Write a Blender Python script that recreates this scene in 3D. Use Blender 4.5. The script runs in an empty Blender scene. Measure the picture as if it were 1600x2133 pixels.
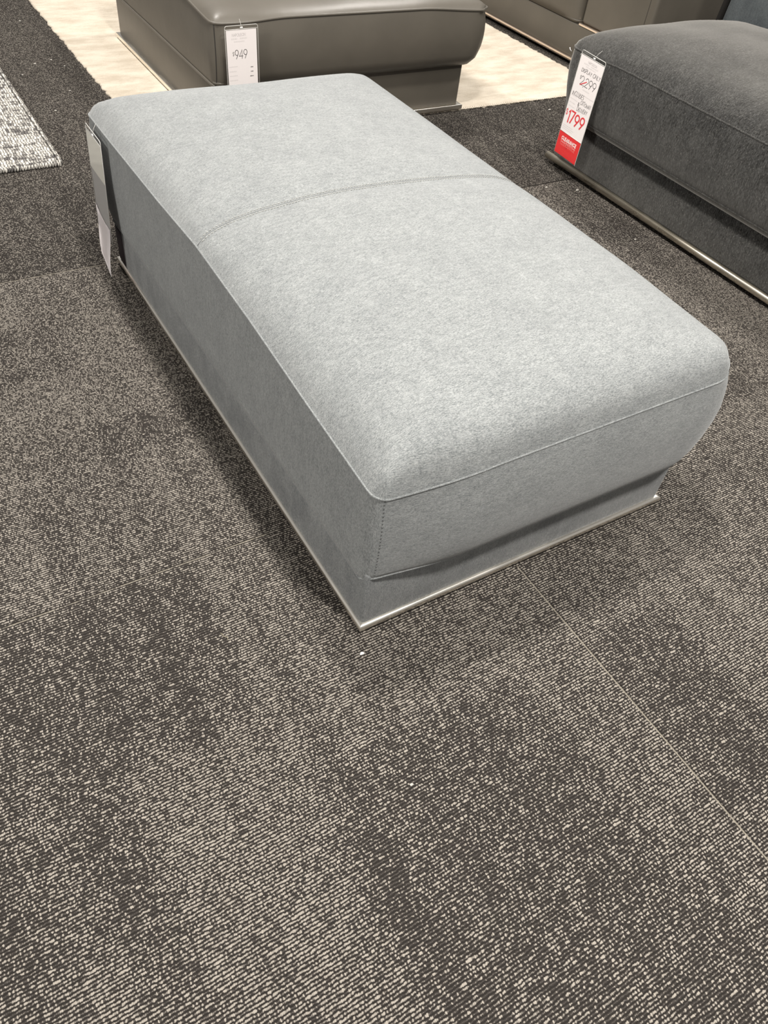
import bpy, bmesh, math, random
from mathutils import Vector, Matrix, noise
random.seed(7)
C = bpy.context.scene.collection
SC = bpy.context.scene

# ------------------------------------------------------------------ camera, world, lamps, exposure
W, H, F = 1600, 2133, 1595.0
YAW, PIT, ROL, CAMZ = map(math.radians, (36.9023, 47.0447, 8.4606, 0))
CAMZ = 1.5
fwd = Vector((math.sin(YAW)*math.cos(PIT), math.cos(YAW)*math.cos(PIT), -math.sin(PIT)))
rt = Vector((math.cos(YAW), -math.sin(YAW), 0)); up = rt.cross(fwd)
r2 = math.cos(ROL)*rt + math.sin(ROL)*up; u2 = -math.sin(ROL)*rt + math.cos(ROL)*up
cd = bpy.data.cameras.new('camera'); cam = bpy.data.objects.new('camera', cd); C.objects.link(cam)
cd.sensor_fit = 'VERTICAL'; cd.sensor_height = 24.0; cd.sensor_width = 24.0*W/H
cd.lens = F/H*24.0; cd.clip_start = 0.02; cd.clip_end = 60
cam.matrix_world = Matrix(((r2.x, u2.x, -fwd.x, 0), (r2.y, u2.y, -fwd.y, 0), (r2.z, u2.z, -fwd.z, CAMZ), (0, 0, 0, 1)))
SC.camera = cam
vs = SC.view_settings
vs.view_transform = 'Standard'; vs.look = 'None'; vs.gamma = 1.0; vs.use_curve_mapping = False; vs.exposure = 0.0

wd = bpy.data.worlds.new('showroom_air'); SC.world = wd; wd.use_nodes = True
wd.node_tree.nodes['Background'].inputs[0].default_value = (1.0, 0.965, 0.925, 1)
wd.node_tree.nodes['Background'].inputs[1].default_value = 0.31

def lamp(name, loc, power, size, col=(1, 0.955, 0.90)):
    l = bpy.data.lights.new(name, 'AREA'); l.shape = 'DISK'; l.size = size; l.energy = power; l.color = col
    o = bpy.data.objects.new(name, l); C.objects.link(o); o.location = loc
    return o
# ceiling downlights of the showroom, all looking straight down
for lx, ly, pw, sz in ((1.12, 1.85, 92, 0.28), (-1.7, 1.3, 16, 0.4), (1.1, -0.35, 165, 0.30), (3.9, 2.0, 64, 0.4), (0.9, 4.8, 110, 0.4), (3.7, 4.9, 90, 0.4)):
    lamp('ceiling_downlight', (lx, ly, 3.3), pw, sz)
# unseen point lights, added to fill the ottoman's left and front faces
for lx, ly, pw in ((-5.0, 0.8, 900), (0.3, -5.0, 90)):
    l = bpy.data.lights.new('side_fill', 'POINT'); l.energy = pw; l.shadow_soft_size = 0.3; l.color = (1, 0.955, 0.90)
    o = bpy.data.objects.new('side_fill', l); C.objects.link(o); o.location = (lx, ly, 3.2)

# ------------------------------------------------------------------ node helpers
class NT:
    def __init__(s, name):
        s.m = bpy.data.materials.new(name); s.m.use_nodes = True; s.t = s.m.node_tree
        s.b = s.t.nodes['Principled BSDF']; s.out = s.t.nodes['Material Output']
    def n(s, typ, **kw):
        x = s.t.nodes.new(typ)
        for k, v in kw.items(): setattr(x, k, v)
        return x
    def L(s, a, b): s.t.links.new(a, b)
    def put(s, sock, v):
        if hasattr(v, 'links') or isinstance(v, bpy.types.NodeSocket): s.L(v, sock)
        else: sock.default_value = v
    def M(s, op, a, b=0.0, c=0.0):
        x = s.n('ShaderNodeMath', operation=op)
        s.put(x.inputs[0], a); s.put(x.inputs[1], b); s.put(x.inputs[2], c)
        return x.outputs[0]
    def mr(s, v, a, b, c, d, smooth=False):
        x = s.n('ShaderNodeMapRange'); x.clamp = True
        if smooth: x.interpolation_type = 'SMOOTHSTEP'
        s.put(x.inputs[0], v)
        for i, q in enumerate((a, b, c, d)): s.put(x.inputs[i+1], q)
        return x.outputs[0]
    def xyz(s, x, y, z=0.0):
        c = s.n('ShaderNodeCombineXYZ'); s.put(c.inputs[0], x); s.put(c.inputs[1], y); s.put(c.inputs[2], z); return c.outputs[0]
    def noise(s, vec, scale=1.0, detail=2.0, rough=0.5, dim='3D'):
        x = s.n('ShaderNodeTexNoise', noise_dimensions=dim); s.L(vec, x.inputs['Vector'])
        x.inputs['Scale'].default_value = scale; x.inputs['Detail'].default_value = detail; x.inputs['Roughness'].default_value = rough
        return x.outputs['Fac']
    def white(s, vec):
        x = s.n('ShaderNodeTexWhiteNoise', noise_dimensions='3D'); s.L(vec, x.inputs[0]); return x.outputs[0]
    def mix(s, f, a, b, blend='MIX'):
        x = s.n('ShaderNodeMix', data_type='RGBA', blend_type=blend)
        s.put(x.inputs[0], f)
        for i, q in ((6, a), (7, b)):
            if isinstance(q, tuple): x.inputs[i].default_value = (*q, 1) if len(q) == 3 else q
            else: s.L(q, x.inputs[i])
        return x.outputs[2]
    def bump(s, h, dist, strength=1.0):
        x = s.n('ShaderNodeBump'); x.inputs['Strength'].default_value = strength; x.inputs['Distance'].default_value = dist
        s.L(h, x.inputs['Height']); s.L(x.outputs[0], s.b.inputs['Normal'])
    def pos(s):
        tc = s.n('ShaderNodeTexCoord'); sp = s.n('ShaderNodeSeparateXYZ'); s.L(tc.outputs['Object'], sp.inputs[0]); return sp.outputs
    def uv(s):
        tc = s.n('ShaderNodeTexCoord'); sp = s.n('ShaderNodeSeparateXYZ'); s.L(tc.outputs['UV'], sp.inputs[0]); return sp.outputs

def plain(name, col, rough=0.6, metal=0.0, spec=0.5):
    k = NT(name); k.b.inputs['Base Color'].default_value = (*col, 1)
    k.b.inputs['Roughness'].default_value = rough; k.b.inputs['Metallic'].default_value = metal
    k.b.inputs['Specular IOR Level'].default_value = spec
    return k.m

def chenille(name, dark, light, fleck, k_streak=0.55, mott=0.5, sheen=0.25, sheen_col=(1, 1, 1), cs=1.0):
    """Woven pile fabric: fine streaks along u, mottled patches and light flecks."""
    k = NT(name); u, v, _ = k.uv()
    uu = k.M('MULTIPLY', u, 120.0*cs); vv = k.M('MULTIPLY', v, 520.0*cs)
    fine = k.noise(k.xyz(uu, vv), 1.0, 3.0, 0.6, '2D')
    med = k.noise(k.xyz(k.M('MULTIPLY', u, 30.0*cs), k.M('MULTIPLY', v, 110.0*cs)), 1.0, 3.0, 0.55, '2D')
    patch = k.noise(k.xyz(k.M('MULTIPLY', u, 7.0), k.M('MULTIPLY', v, 11.0)), 1.0, 4.0, 0.6, '2D')
    grain = k.noise(k.xyz(k.M('MULTIPLY', u, 330.0*cs), k.M('MULTIPLY', v, 420.0*cs)), 1.0, 2.0, 0.6, '2D')
    a = k.M('MULTIPLY_ADD', fine, 0.50, k.M('MULTIPLY', med, 0.20))
    a = k.M('MULTIPLY_ADD', grain, 0.30, a)
    f = k.mr(a, 0.5-k_streak*0.36, 0.5+k_streak*0.36, 0.0, 1.0)
    c = k.mix(f, dark, light)
    p = k.mr(patch, 0.32, 0.68, -mott, mott)
    c = k.mix(1.0, c, k.xyz(k.M('ADD', 1.0, p), k.M('ADD', 1.0, k.M('MULTIPLY', p, 0.97)), k.M('ADD', 1.0, k.M('MULTIPLY', p, 0.92))), 'MULTIPLY')
    fl = k.mr(k.noise(k.xyz(k.M('MULTIPLY', u, 240.0*cs), k.M('MULTIPLY', v, 420.0*cs)), 1.0, 2.0, 0.6, '2D'), 0.62, 0.80, 0.0, 0.7)
    c = k.mix(fl, c, fleck)
    k.L(c, k.b.inputs['Base Color'])
    k.b.inputs['Roughness'].default_value = 0.95; k.b.inputs['Specular IOR Level'].default_value = 0.1
    k.b.inputs['Sheen Weight'].default_value = sheen; k.b.inputs['Sheen Roughness'].default_value = 0.5
    k.b.inputs['Sheen Tint'].default_value = (*sheen_col, 1)
    k.bump(a, 0.0009, 0.6)
    return k.m

def leather(name, col, rough=0.42):
    k = NT(name); x, y, z = k.pos(); p = k.xyz(x, y, z)
    big = k.noise(p, 5.0, 3.0, 0.6); g = k.noise(p, 420.0, 2.0, 0.6)
    c = k.mix(k.mr(big, 0.3, 0.7, 0, 1), tuple(q*0.93 for q in col), tuple(q*1.07 for q in col))
    k.L(c, k.b.inputs['Base Color']); k.b.inputs['Roughness'].default_value = rough
    k.b.inputs['Specular IOR Level'].default_value = 0.5
    wr = k.noise(p, 14.0, 2.0, 0.5)
    k.bump(k.M('ADD', k.M('MULTIPLY', g, 0.10), k.M('MULTIPLY', wr, 0.6)), 0.004, 0.35)
    return k.m

def carpet():
    """Loop carpet: rows along x, beads on each row; the mesh attribute says how many beads are pale."""
    k = NT('loop_carpet'); x, y, z = k.pos(); P = k.xyz(x, y, 0.0)
    at = k.n('ShaderNodeAttribute', attribute_name='pale_loops'); D = at.outputs['Fac']
    at2 = k.n('ShaderNodeAttribute', attribute_name='tile_tone'); T = at2.outputs['Fac']
    wob = k.M('SUBTRACT', k.noise(P, 55.0, 2.0, 0.5, '2D'), 0.5)
    wob2 = k.M('SUBTRACT', k.noise(P, 190.0, 1.0, 0.5, '2D'), 0.5)
    row = k.M('ADD', k.M('MULTIPLY', y, 1/0.0064), k.M('MULTIPLY_ADD', wob, 0.6, k.M('MULTIPLY', wob2, 0.42)))
    rid = k.M('FLOOR', row); rf = k.M('SUBTRACT', k.M('FRACT', row), 0.5)
    rr = k.white(k.xyz(rid, 3.7, 0.0))
    bx = k.M('ADD', k.M('MULTIPLY', x, 1/0.0031), k.M('ADD', k.M('MULTIPLY', rr, 17.0), k.M('MULTIPLY', wob2, 0.8)))
    bid = k.M('FLOOR', bx); bf = k.M('SUBTRACT', k.M('FRACT', bx), 0.5)
    r1 = k.white(k.xyz(rid, bid, 0.0)); r3 = k.white(k.xyz(rid, k.M('FLOOR', k.M('MULTIPLY', bx, 0.31)), 9.0))
    r = k.M('MULTIPLY_ADD', r1, 0.86, k.M('MULTIPLY', r3, 0.14))
    # size of this bead: grows with D and the dice
    iD = k.M('SUBTRACT', 1.0, D)
    sel = k.mr(r, k.M('SUBTRACT', iD, 0.26), k.M('ADD', iD, 0.24), 0.0, 1.0)
    sz = k.M('ADD', k.M('MULTIPLY_ADD', sel, 0.24, 0.13), k.mr(r1, 0.84, 1.0, 0.0, 0.10))
    d = k.M('SQRT', k.M('ADD', k.M('POWER', k.M('MULTIPLY', k.M('ABSOLUTE', bf), 0.55), 2.0), k.M('POWER', k.M('MULTIPLY', k.M('ABSOLUTE', rf), 1.28), 2.0)))
    mask = k.mr(k.M('SUBTRACT', sz, d), -0.11, 0.11, 0.0, 1.0)
    ridge = k.mr(k.M('ABSOLUTE', rf), 0.1, 0.5, 1.0, 0.0)
    dk = k.mix(ridge, (0.016, 0.0142, 0.0128), (0.036, 0.0318, 0.0288))
    lt = k.mix(k.M('MULTIPLY_ADD', sel, 0.6, k.M('MULTIPLY', r1, 0.4)), (0.080, 0.071, 0.063), (0.284, 0.258, 0.224))
    c = k.mix(mask, dk, lt)
    # tile joints: a pale cut line with a dark lip
    def joint(c, d, lim, w=0.0017):
        on = k.mr(k.M('ABSOLUTE', d), w*0.6, w*1.3, 1.0, 0.0)
        lip = k.mr(k.M('ABSOLUTE', k.M('ADD', d, -0.0045)), 0.0012, 0.0028, 0.6, 0.0)
        c = k.mix(k.M('MULTIPLY', lip, lim), c, (0.012, 0.010, 0.009))
        return k.mix(k.M('MULTIPLY', on, lim), c, (0.21, 0.19, 0.155))
    frag = k.mr(k.noise(P, 9.0, 3.0, 0.7, '2D'), 0.42, 0.52, 0.15, 1.0)
    c = joint(c, k.M('SUBTRACT', x, 1.0535), k.mr(y, 0.80, 0.81, 1.0, 0.0))
    c = joint(c, k.M('SUBTRACT', y, 1.181), k.M('MULTIPLY', k.mr(x, 0.52, 0.54, 1.0, 0.0), frag), 0.0016)
    dl = k.M('SUBTRACT', y, 2.578)
    dim = k.mr(k.M('ABSOLUTE', dl), 0.003, 0.006, 0.85, 0.0)
    c = k.mix(k.M('MULTIPLY', dim, k.mr(x, 2.3, 2.5, 0.25, 1.0)), c, (0.009, 0.008, 0.007))
    c = joint(c, dl, k.mr(x, 0.6, 0.62, 0.9, 0.0), 0.0018)
    hs = k.xyz(T, T, T)
    c = k.mix(1.0, c, hs, 'MULTIPLY')
    k.L(c, k.b.inputs['Base Color']); k.b.inputs['Roughness'].default_value = 1.0
    k.b.inputs['Specular IOR Level'].default_value = 0.05
    k.bump(k.M('ADD', k.M('MULTIPLY', mask, 0.7), k.M('MULTIPLY', ridge, 0.5)), 0.0016, 0.7)
    return k.m

def cream_rug():
    k = NT('cream_rug'); x, y, z = k.pos(); P = k.xyz(x, y, z)
    a = k.noise(k.xyz(k.M('MULTIPLY', x, 5.0), k.M('MULTIPLY', y, 13.0)), 1.0, 5.0, 0.65, '2D')
    b = k.noise(P, 160.0, 2.0, 0.6)
    f = k.mr(k.M('MULTIPLY_ADD', b, 0.25, k.M('MULTIPLY', a, 0.75)), 0.36, 0.62, 0, 1)
    c = k.mix(f, (0.46, 0.40, 0.32), (0.60, 0.54, 0.45))
    k.L(c, k.b.inputs['Base Color']); k.b.inputs['Roughness'].default_value = 1.0; k.b.inputs['Specular IOR Level'].default_value = 0.1
    k.bump(k.M('ADD', b, a), 0.004, 0.5)
    return k.m

def grey_rug():
    k = NT('grey_woven_rug'); x, y, z = k.pos(); P = k.xyz(x, y, 0.0)
    wob = k.M('SUBTRACT', k.noise(P, 40.0, 2.0, 0.5, '2D'), 0.5)
    row = k.M('ADD', k.M('MULTIPLY', x, 1/0.0115), k.M('MULTIPLY', wob, 1.3)); rid = k.M('FLOOR', row)
    rf = k.M('ABSOLUTE', k.M('SUBTRACT', k.M('FRACT', row), 0.5))
    by = k.M('ADD', k.M('MULTIPLY', y, 1/0.026), k.M('MULTIPLY', wob, 2.2)); by = k.M('ADD', by, k.M('MULTIPLY', k.white(k.xyz(rid, 1.3, 0.0)), 9.0)); bid = k.M('FLOOR', by)
    bf = k.M('ABSOLUTE', k.M('SUBTRACT', k.M('FRACT', by), 0.5))
    r = k.white(k.xyz(rid, bid, 0.0))
    st = k.noise(k.xyz(k.M('MULTIPLY', x, 5.0), k.M('MULTIPLY', y, 34.0)), 1.0, 4.0, 0.6, '2D')
    tone = k.M('MULTIPLY_ADD', st, 1.1, k.M('MULTIPLY', r, 0.5))
    c = k.mix(k.mr(tone, 0.52, 0.92, 0, 1), (0.11, 0.104, 0.10), (0.60, 0.575, 0.52))
    gap = k.M('MAXIMUM', k.mr(rf, 0.26, 0.48, 0, 0.95), k.mr(bf, 0.36, 0.5, 0, 0.6))
    c = k.mix(gap, c, (0.045, 0.042, 0.041))
    k.L(c, k.b.inputs['Base Color']); k.b.inputs['Roughness'].default_value = 1.0; k.b.inputs['Specular IOR Level'].default_value = 0.1
    k.bump(k.M('SUBTRACT', 1.0, gap), 0.004, 0.7)
    return k.m

def chrome(name, col, rough):
    k = NT(name); x, y, z = k.pos()
    g = k.noise(k.xyz(k.M('MULTIPLY', x, 2.0), k.M('MULTIPLY', y, 2.0), z), 3.0, 2.0, 0.5)
    k.b.inputs['Metallic'].default_value = 1.0
    k.L(k.mr(g, 0.3, 0.7, rough*0.8, rough*1.25), k.b.inputs['Roughness'])
    k.b.inputs['Base Color'].default_value = (*col, 1)
    return k.m

def clear_plastic(name, tint=(1, 1, 1), gloss=0.10):
    k = NT(name); t = k.n('ShaderNodeBsdfTransparent'); t.inputs[0].default_value = (*tint, 1)
    g = k.n('ShaderNodeBsdfGlossy'); g.inputs['Roughness'].default_value = 0.08
    lw = k.n('ShaderNodeLayerWeight'); lw.inputs[0].default_value = 0.5
    m = k.n('ShaderNodeMixShader'); k.L(k.M('MULTIPLY_ADD', k.M('POWER', lw.outputs['Facing'], 4.0), gloss*5, 0.02), m.inputs[0])
    k.L(t.outputs[0], m.inputs[1]); k.L(g.outputs[0], m.inputs[2]); k.L(m.outputs[0], k.out.inputs[0])
    return k.m

M_CARPET = carpet(); M_CREAM = cream_rug(); M_GREYRUG = grey_rug()
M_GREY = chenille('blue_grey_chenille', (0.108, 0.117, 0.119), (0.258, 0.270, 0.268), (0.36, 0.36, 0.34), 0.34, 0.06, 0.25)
M_NAP_SHADE = chenille('blue_grey_chenille_shaded_nap', (0.088, 0.095, 0.098), (0.232, 0.240, 0.238), (0.30, 0.30, 0.29), 0.42, 0.14, 0.15)  # plinth fabric: upright nap, with the cushion's shade put into its darker colour
M_CHAR = chenille('charcoal_chenille', (0.001, 0.001, 0.001), (0.048, 0.048, 0.047), (0.14, 0.137, 0.125), 0.40, 0.25, 0.38, (1.0, 0.97, 0.90), 0.42)
M_CHARB = chenille('slate_chenille', (0.030, 0.035, 0.038), (0.075, 0.084, 0.087), (0.11, 0.12, 0.12), 0.5, 0.15, 0.15, (0.9, 0.95, 1.0), 0.8)
M_LEA = leather('olive_grey_leather', (0.094, 0.084, 0.068))
M_LEAD = plain('leather_seam', (0.02, 0.018, 0.015), 0.7)
M_CHROME = chrome('polished_steel', (0.95, 0.91, 0.83), 0.27)
M_BRONZE = chrome('satin_steel', (0.78, 0.72, 0.60), 0.30)
M_ROSE = chrome('warm_steel', (0.86, 0.74, 0.64), 0.2)
M_BLACK = plain('black_underside', (0.012, 0.011, 0.010), 0.9, 0, 0.1)
M_DARKSTRIP = plain('dark_strip', (0.035, 0.028, 0.032), 0.7, 0, 0.2)
M_STITCH = plain('pale_thread', (0.36, 0.36, 0.34), 0.9, 0, 0.1)
M_SEAM = plain('sunk_seam', (0.15, 0.155, 0.156), 0.95, 0, 0.05)
M_PAPER = plain('white_paper', (0.84, 0.79, 0.79), 0.6)
M_GREYCARD = plain('grey_card', (0.30, 0.295, 0.295), 0.6)
M_PALE_REFL = plain('pale_reflection', (0.55, 0.54, 0.50), 0.5)
M_INK = plain('dark_ink', (0.07, 0.065, 0.065), 0.7)
M_INKL = plain('pale_ink', (0.52, 0.49, 0.49), 0.7)
M_INKXL = plain('faint_ink', (0.72, 0.68, 0.68), 0.7)
M_REDINK = plain('red_marker', (0.70, 0.045, 0.055), 0.6)
M_RED = plain('red_print', (0.72, 0.040, 0.042), 0.4)
M_RED2 = plain('rose_print', (0.80, 0.30, 0.28), 0.4)
M_RED3 = plain('pale_red_print', (0.76, 0.14, 0.13), 0.4)
M_WHITE = plain('white_print', (0.90, 0.86, 0.84), 0.5)
M_NYLON = plain('white_nylon', (0.88, 0.87, 0.85), 0.4)
M_CLEAR = clear_plastic('clear_sleeve', (0.97, 0.97, 0.96), 0.06)
M_RIM = plain('sleeve_edge', (0.55, 0.54, 0.51), 0.25)
M_FLUFF = plain('pale_fluff', (0.42, 0.40, 0.36), 0.9)
M_THREAD = plain('straw_thread', (0.30, 0.265, 0.19), 0.9)

# ------------------------------------------------------------------ object helpers
def link(name, me, mat, parent=None):
    if mat: me.materials.append(mat)
    o = bpy.data.objects.new(name, me); C.objects.link(o)
    if parent: o.parent = parent
    return o
def obj(name, bm, mat, parent=None, smooth=True):
    bmesh.ops.recalc_face_normals(bm, faces=bm.faces)
    me = bpy.data.meshes.new(name)
    if smooth:
        for f in bm.faces: f.smooth = True
    bm.to_mesh(me); bm.free()
    return link(name, me, mat, parent)
def thing(name, label, cat, loc=(0, 0, 0), group=None):
    o = bpy.data.objects.new(name, None); C.objects.link(o); o.empty_display_size = 0.05
    o.location = loc; o['label'] = label; o['category'] = cat
    if group: o['group'] = group
    return o
def tag(o, label, cat, group=None):
    o['label'] = label; o['category'] = cat
    if group: o['group'] = group
    return o
def box_uv(me, mode='soft'):
    """uv in metres; u runs along the fabric's streaks. 'soft': streaks across the top and round the sides."""
    uv = me.uv_layers.new(name='UVMap')
    for p in me.polygons:
        n = p.normal
        for li in p.loop_indices:
            c = me.vertices[me.loops[li].vertex_index].co
            if mode == 'soft':
                if abs(n.y) > 0.75: q = (c.x, c.z)
                elif n.x < 0: q = (c.x+c.z, c.y)
                else: q = (c.x-c.z, c.y)
            elif mode == 'softx':   # streaks run along z on the -x face and along x over the top
                if abs(n.x) > 0.6: q = (c.z+c.x, c.y)
                else: q = (c.x+c.z, c.y) if abs(n.y) < 0.7 else (c.z, c.x)
            else:                    # upright streaks on every side
                if abs(n.y) > 0.6: q = (c.z, c.x)
                elif abs(n.x) > 0.6: q = (c.z, c.y)
                else: q = (c.x, c.y)
            uv.data[li].uv = q
def add_box(bm, x0, x1, y0, y1, z0, z1, bev=0.0, seg=2):
    r = bmesh.ops.create_cube(bm, size=1.0)
    for v in r['verts']:
        v.co = Vector(((x0+x1)/2+v.co.x*(x1-x0), (y0+y1)/2+v.co.y*(y1-y0), (z0+z1)/2+v.co.z*(z1-z0)))
    if bev:
        es = list({e for v in r['verts'] for e in v.link_edges})
        bmesh.ops.bevel(bm, geom=es, offset=bev, segments=seg, profile=0.5, affect='EDGES')
def add_tube(bm, pts, rad, n=8, closed=False):
    pts = [Vector(p) for p in pts]; N = len(pts); rings = []
    for i, p in enumerate(pts):
        a = pts[(i-1) % N] if (closed or i) else pts[0]; b = pts[(i+1) % N] if (closed or i < N-1) else pts[-1]
        t = (b-a).normalized(); ref = Vector((0, 0, 1)) if abs(t.z) < 0.9 else Vector((1, 0, 0))
        s = t.cross(ref).normalized(); q = s.cross(t)
        rad_i = rad[i] if isinstance(rad, (list, tuple)) else rad
        rings.append([bm.verts.new(p + rad_i*(math.cos(2*math.pi*j/n)*s + math.sin(2*math.pi*j/n)*q)) for j in range(n)])
    for i in range(N if closed else N-1):
        A, B = rings[i], rings[(i+1) % N]
        for j in range(n): bm.faces.new((A[j], A[(j+1) % n], B[(j+1) % n], B[j]))
    if not closed:
        bm.faces.new(rings[0][::-1]); bm.faces.new(rings[-1])

def sstep(a, b, x):
    t = max(0.0, min(1.0, (x-a)/(b-a))) if a != b else float(x > a)
    return t*t*(3-2*t)
def interp(tab, x):
    if x <= tab[0][0]: return tab[0][1]
    for (a, b), (c, d) in zip(tab, tab[1:]):
        if x <= c: return b+(d-b)*(x-a)/(c-a)
    return tab[-1][1]
CROWN = [(0, 0), (0.012, 0.16), (0.027, 0.30), (0.054, 0.47), (0.093, 0.62), (0.13, 0.71), (0.171, 0.79), (0.278, 0.93), (0.39, 1.0)]

CROWN_F = [(0, 0), (0.006, 0.16), (0.016, 0.34), (0.034, 0.51), (0.06, 0.64), (0.10, 0.75), (0.171, 0.85), (0.278, 0.95), (0.39, 1.0), (9, 1.0)]
CROWN_INV = [(h, d) for d, h in CROWN]
def front_dist(d): return d if d > 0.39 else interp(CROWN_INV, interp(CROWN_F, d))
def cushion(name, mat, parent, x0, x1, y0, y1, zs, crown, prof, zbot, pinch=None, rc=0.04, nx=56, ny=72, groove=None, seam_dip=0.04, uvm='soft', lump=0.006, seed=0.0):
    """Boxed cushion. prof[side] = list of (fraction of the way down, outward offset); sides 'L','R','F','B' (-x,+x,-y,+y).
    zbot[side] = height of the lower edge. Returns object, upper seam loop, lower edge loop, dict of perimeter data."""
    rcs = rc if isinstance(rc, tuple) else (rc, rc)
    zf = zs if callable(zs) else None
    bm = bmesh.new()
    def sp(n, L):
        out = []
        for i in range(n+1):
            t = i/n; c = 0.5-0.5*math.cos(math.pi*t); out.append(0.45*t+0.55*c)
        return out
    US, VS = sp(nx, x1-x0), sp(ny, y1-y0)
    cx, cy, hx, hy = (x0+x1)/2, (y0+y1)/2, (x1-x0)/2, (y1-y0)/2
    def round_corner(x, y):
        rc = rcs[1] if x > cx else rcs[0]
        ax, ay = abs(x-cx), abs(y-cy); px, py = ax-(hx-rc), ay-(hy-rc)
        if px > 0 and py > 0:
            h = math.hypot(px, py); s = max(px, py)/h; px *= s; py *= s
            return cx+math.copysign(hx-rc+px, x-cx), cy+math.copysign(hy-rc+py, y-cy), px/ rc, py/rc
        return x, y, (1.0 if ax >= hx-1e-9 else 0), (1.0 if ay >= hy-1e-9 else 0)
    def weights(x, y):
        _, _, wx, wy = round_corner(x, y)
        h = math.hypot(wx, wy) or 1.0; wx /= h; wy /= h
        d = {'L': 0, 'R': 0, 'F': 0, 'B': 0}
        d['R' if x > cx else 'L'] = wx*wx; d['B' if y > cy else 'F'] = wy*wy
        return d, Vector((math.copysign(wx, x-cx), math.copysign(wy, y-cy), 0))
    def pin(side, x, y):
        return pinch(side, (x-x0)/(x1-x0), (y-y0)/(y1-y0)) if pinch else 1.0
    def zseam(x, y):
        # the seam is pulled down towards the corners
        if zf: return zf(x, y)
        dx = min(x-x0, x1-x); dy = min(y-y0, y1-y)
        d = max(dx, dy)
        return zs - seam_dip*(1-sstep(0, 0.34, d))
    def off(x, y, fr):
        w, n = weights(x, y); o = 0
        for s in w:
            if w[s]: o += w[s]*interp(prof[s], fr)*pin(s, x, y)
        o = n*o; tuck = interp(prof['B'], fr)
        if tuck < 0 and w['B'] < 0.99: o.y += (1-w['B'])*tuck*sstep(y1-0.22, y1, y)
        return o, w
    grid = {}
    for j, v in enumerate(VS):
        for i, u in enumerate(US):
            x, y = x0+u*(x1-x0), y0+v*(y1-y0)
            X, Y, _, _ = round_corner(x, y)
            # spread the seam offsets inward over the top
            ex0, _ = off(x0, y, 0); ex1, _ = off(x1, y, 0); ey0, _ = off(x, y0, 0); ey1, _ = off(x, y1, 0)
            dx0, dx1, dy0, dy1 = x-x0, x1-x, y-y0, y1-y
            X += ex0.x*(1-sstep(0, 0.3, dx0)) + ex1.x*(1-sstep(0, 0.3, dx1))
            Y += ey0.y*(1-sstep(0, 0.3, dy0)) + ey1.y*(1-sstep(0, 0.3, dy1))
            p, q = max(1e-5, min(dx0, dx1)), max(1e-5, min(front_dist(dy0) if zf else dy0, dy1)); g = interp(CROWN, (p**-3+q**-3)**(-1/3))
            z = zseam(x, y) + ((crown-zseam(x, y)) if zf else (crown + zs-zseam(x, y)))*g
            if groove is not None:
                gd = abs(y-groove); side_fade = sstep(0.0, 0.06, min(dx0, dx1))
                z -= (0.006*math.exp(-(gd/0.012)**2) + 0.008*math.exp(-(gd/0.07)**2))*g*side_fade
            z += lump*g*noise.noise(Vector((x*3.1+seed, y*3.1, seed)))
            grid[i, j] = bm.verts.new((X, Y, z))
    for j in range(ny):
        for i in range(nx):
            bm.faces.new((grid[i, j], grid[i+1, j], grid[i+1, j+1], grid[i, j+1]))
    per = [(i, 0) for i in range(nx)] + [(nx, j) for j in range(ny)] + [(i, ny) for i in range(nx, 0, -1)] + [(0, j) for j in range(ny, 0, -1)]
    seam = [grid[p] for p in per]
    prev = seam; lower = None
    LV = [0.06, 0.14, 0.25, 0.38, 0.52, 0.66, 0.78, 0.87, 0.94, 1.0]
    for fr in LV:
        ring = []
        for (i, j), sv in zip(per, seam):
            x, y = x0+US[i]*(x1-x0), y0+VS[j]*(y1-y0)
            X, Y, _, _ = round_corner(x, y); o, w = off(x, y, fr)
            zb = sum(w[s]*zbot[s] for s in w); z = sv.co.z + (zb-sv.co.z)*fr
            b = 0.0022*noise.noise(Vector((x*6+seed, y*6, z*6)))*(1-fr)
            ring.append(bm.verts.new((X+o.x+b, Y+o.y+b, z)))
        for a in range(len(per)):
            b = (a+1) % len(per)
            bm.faces.new((prev[a], ring[a], ring[b], prev[b]))
        prev = ring
    lower = [v.co.copy() for v in prev]
    # underside
    ring = []
    for v in prev:
        ring.append(bm.verts.new((cx+(v.co.x-cx)*0.9, cy+(v.co.y-cy)*0.93, v.co.z-0.004)))
    for a in range(len(per)):
        b = (a+1) % len(per); bm.faces.new((prev[a], ring[a], ring[b], prev[b]))
    bm.faces.new(ring)
    seamco = [v.co.copy() for v in seam]
    for a in range(len(seam)):
        e = bm.edges.get((seam[a], seam[(a+1) % len(seam)]))
        if e: e.smooth = False
    o = obj(name, bm, mat, parent); box_uv(o.data, uvm)
    return o, seamco, lower, per

def tube_obj(name, mat, parent, pts, rad, closed=False, n=8, uvm='up'):
    bm = bmesh.new(); add_tube(bm, pts, rad, n, closed); o = obj(name, bm, mat, parent)
    if uvm: box_uv(o.data, uvm)
    return o

def base_block(name, mat, parent, x0, x1, y0, y1, z0, z1, bev=0.012):
    bm = bmesh.new(); add_box(bm, x0, x1, y0, y1, z0, z1, bev, 3)
    o = obj(name, bm, mat, parent); box_uv(o.data, 'up')
    return o
def bar(name, mat, parent, x0, x1, y0, y1, z0, z1, bev=0.005):
    bm = bmesh.new(); add_box(bm, x0, x1, y0, y1, z0, z1, bev, 3); return obj(name, bm, mat, parent)

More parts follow.
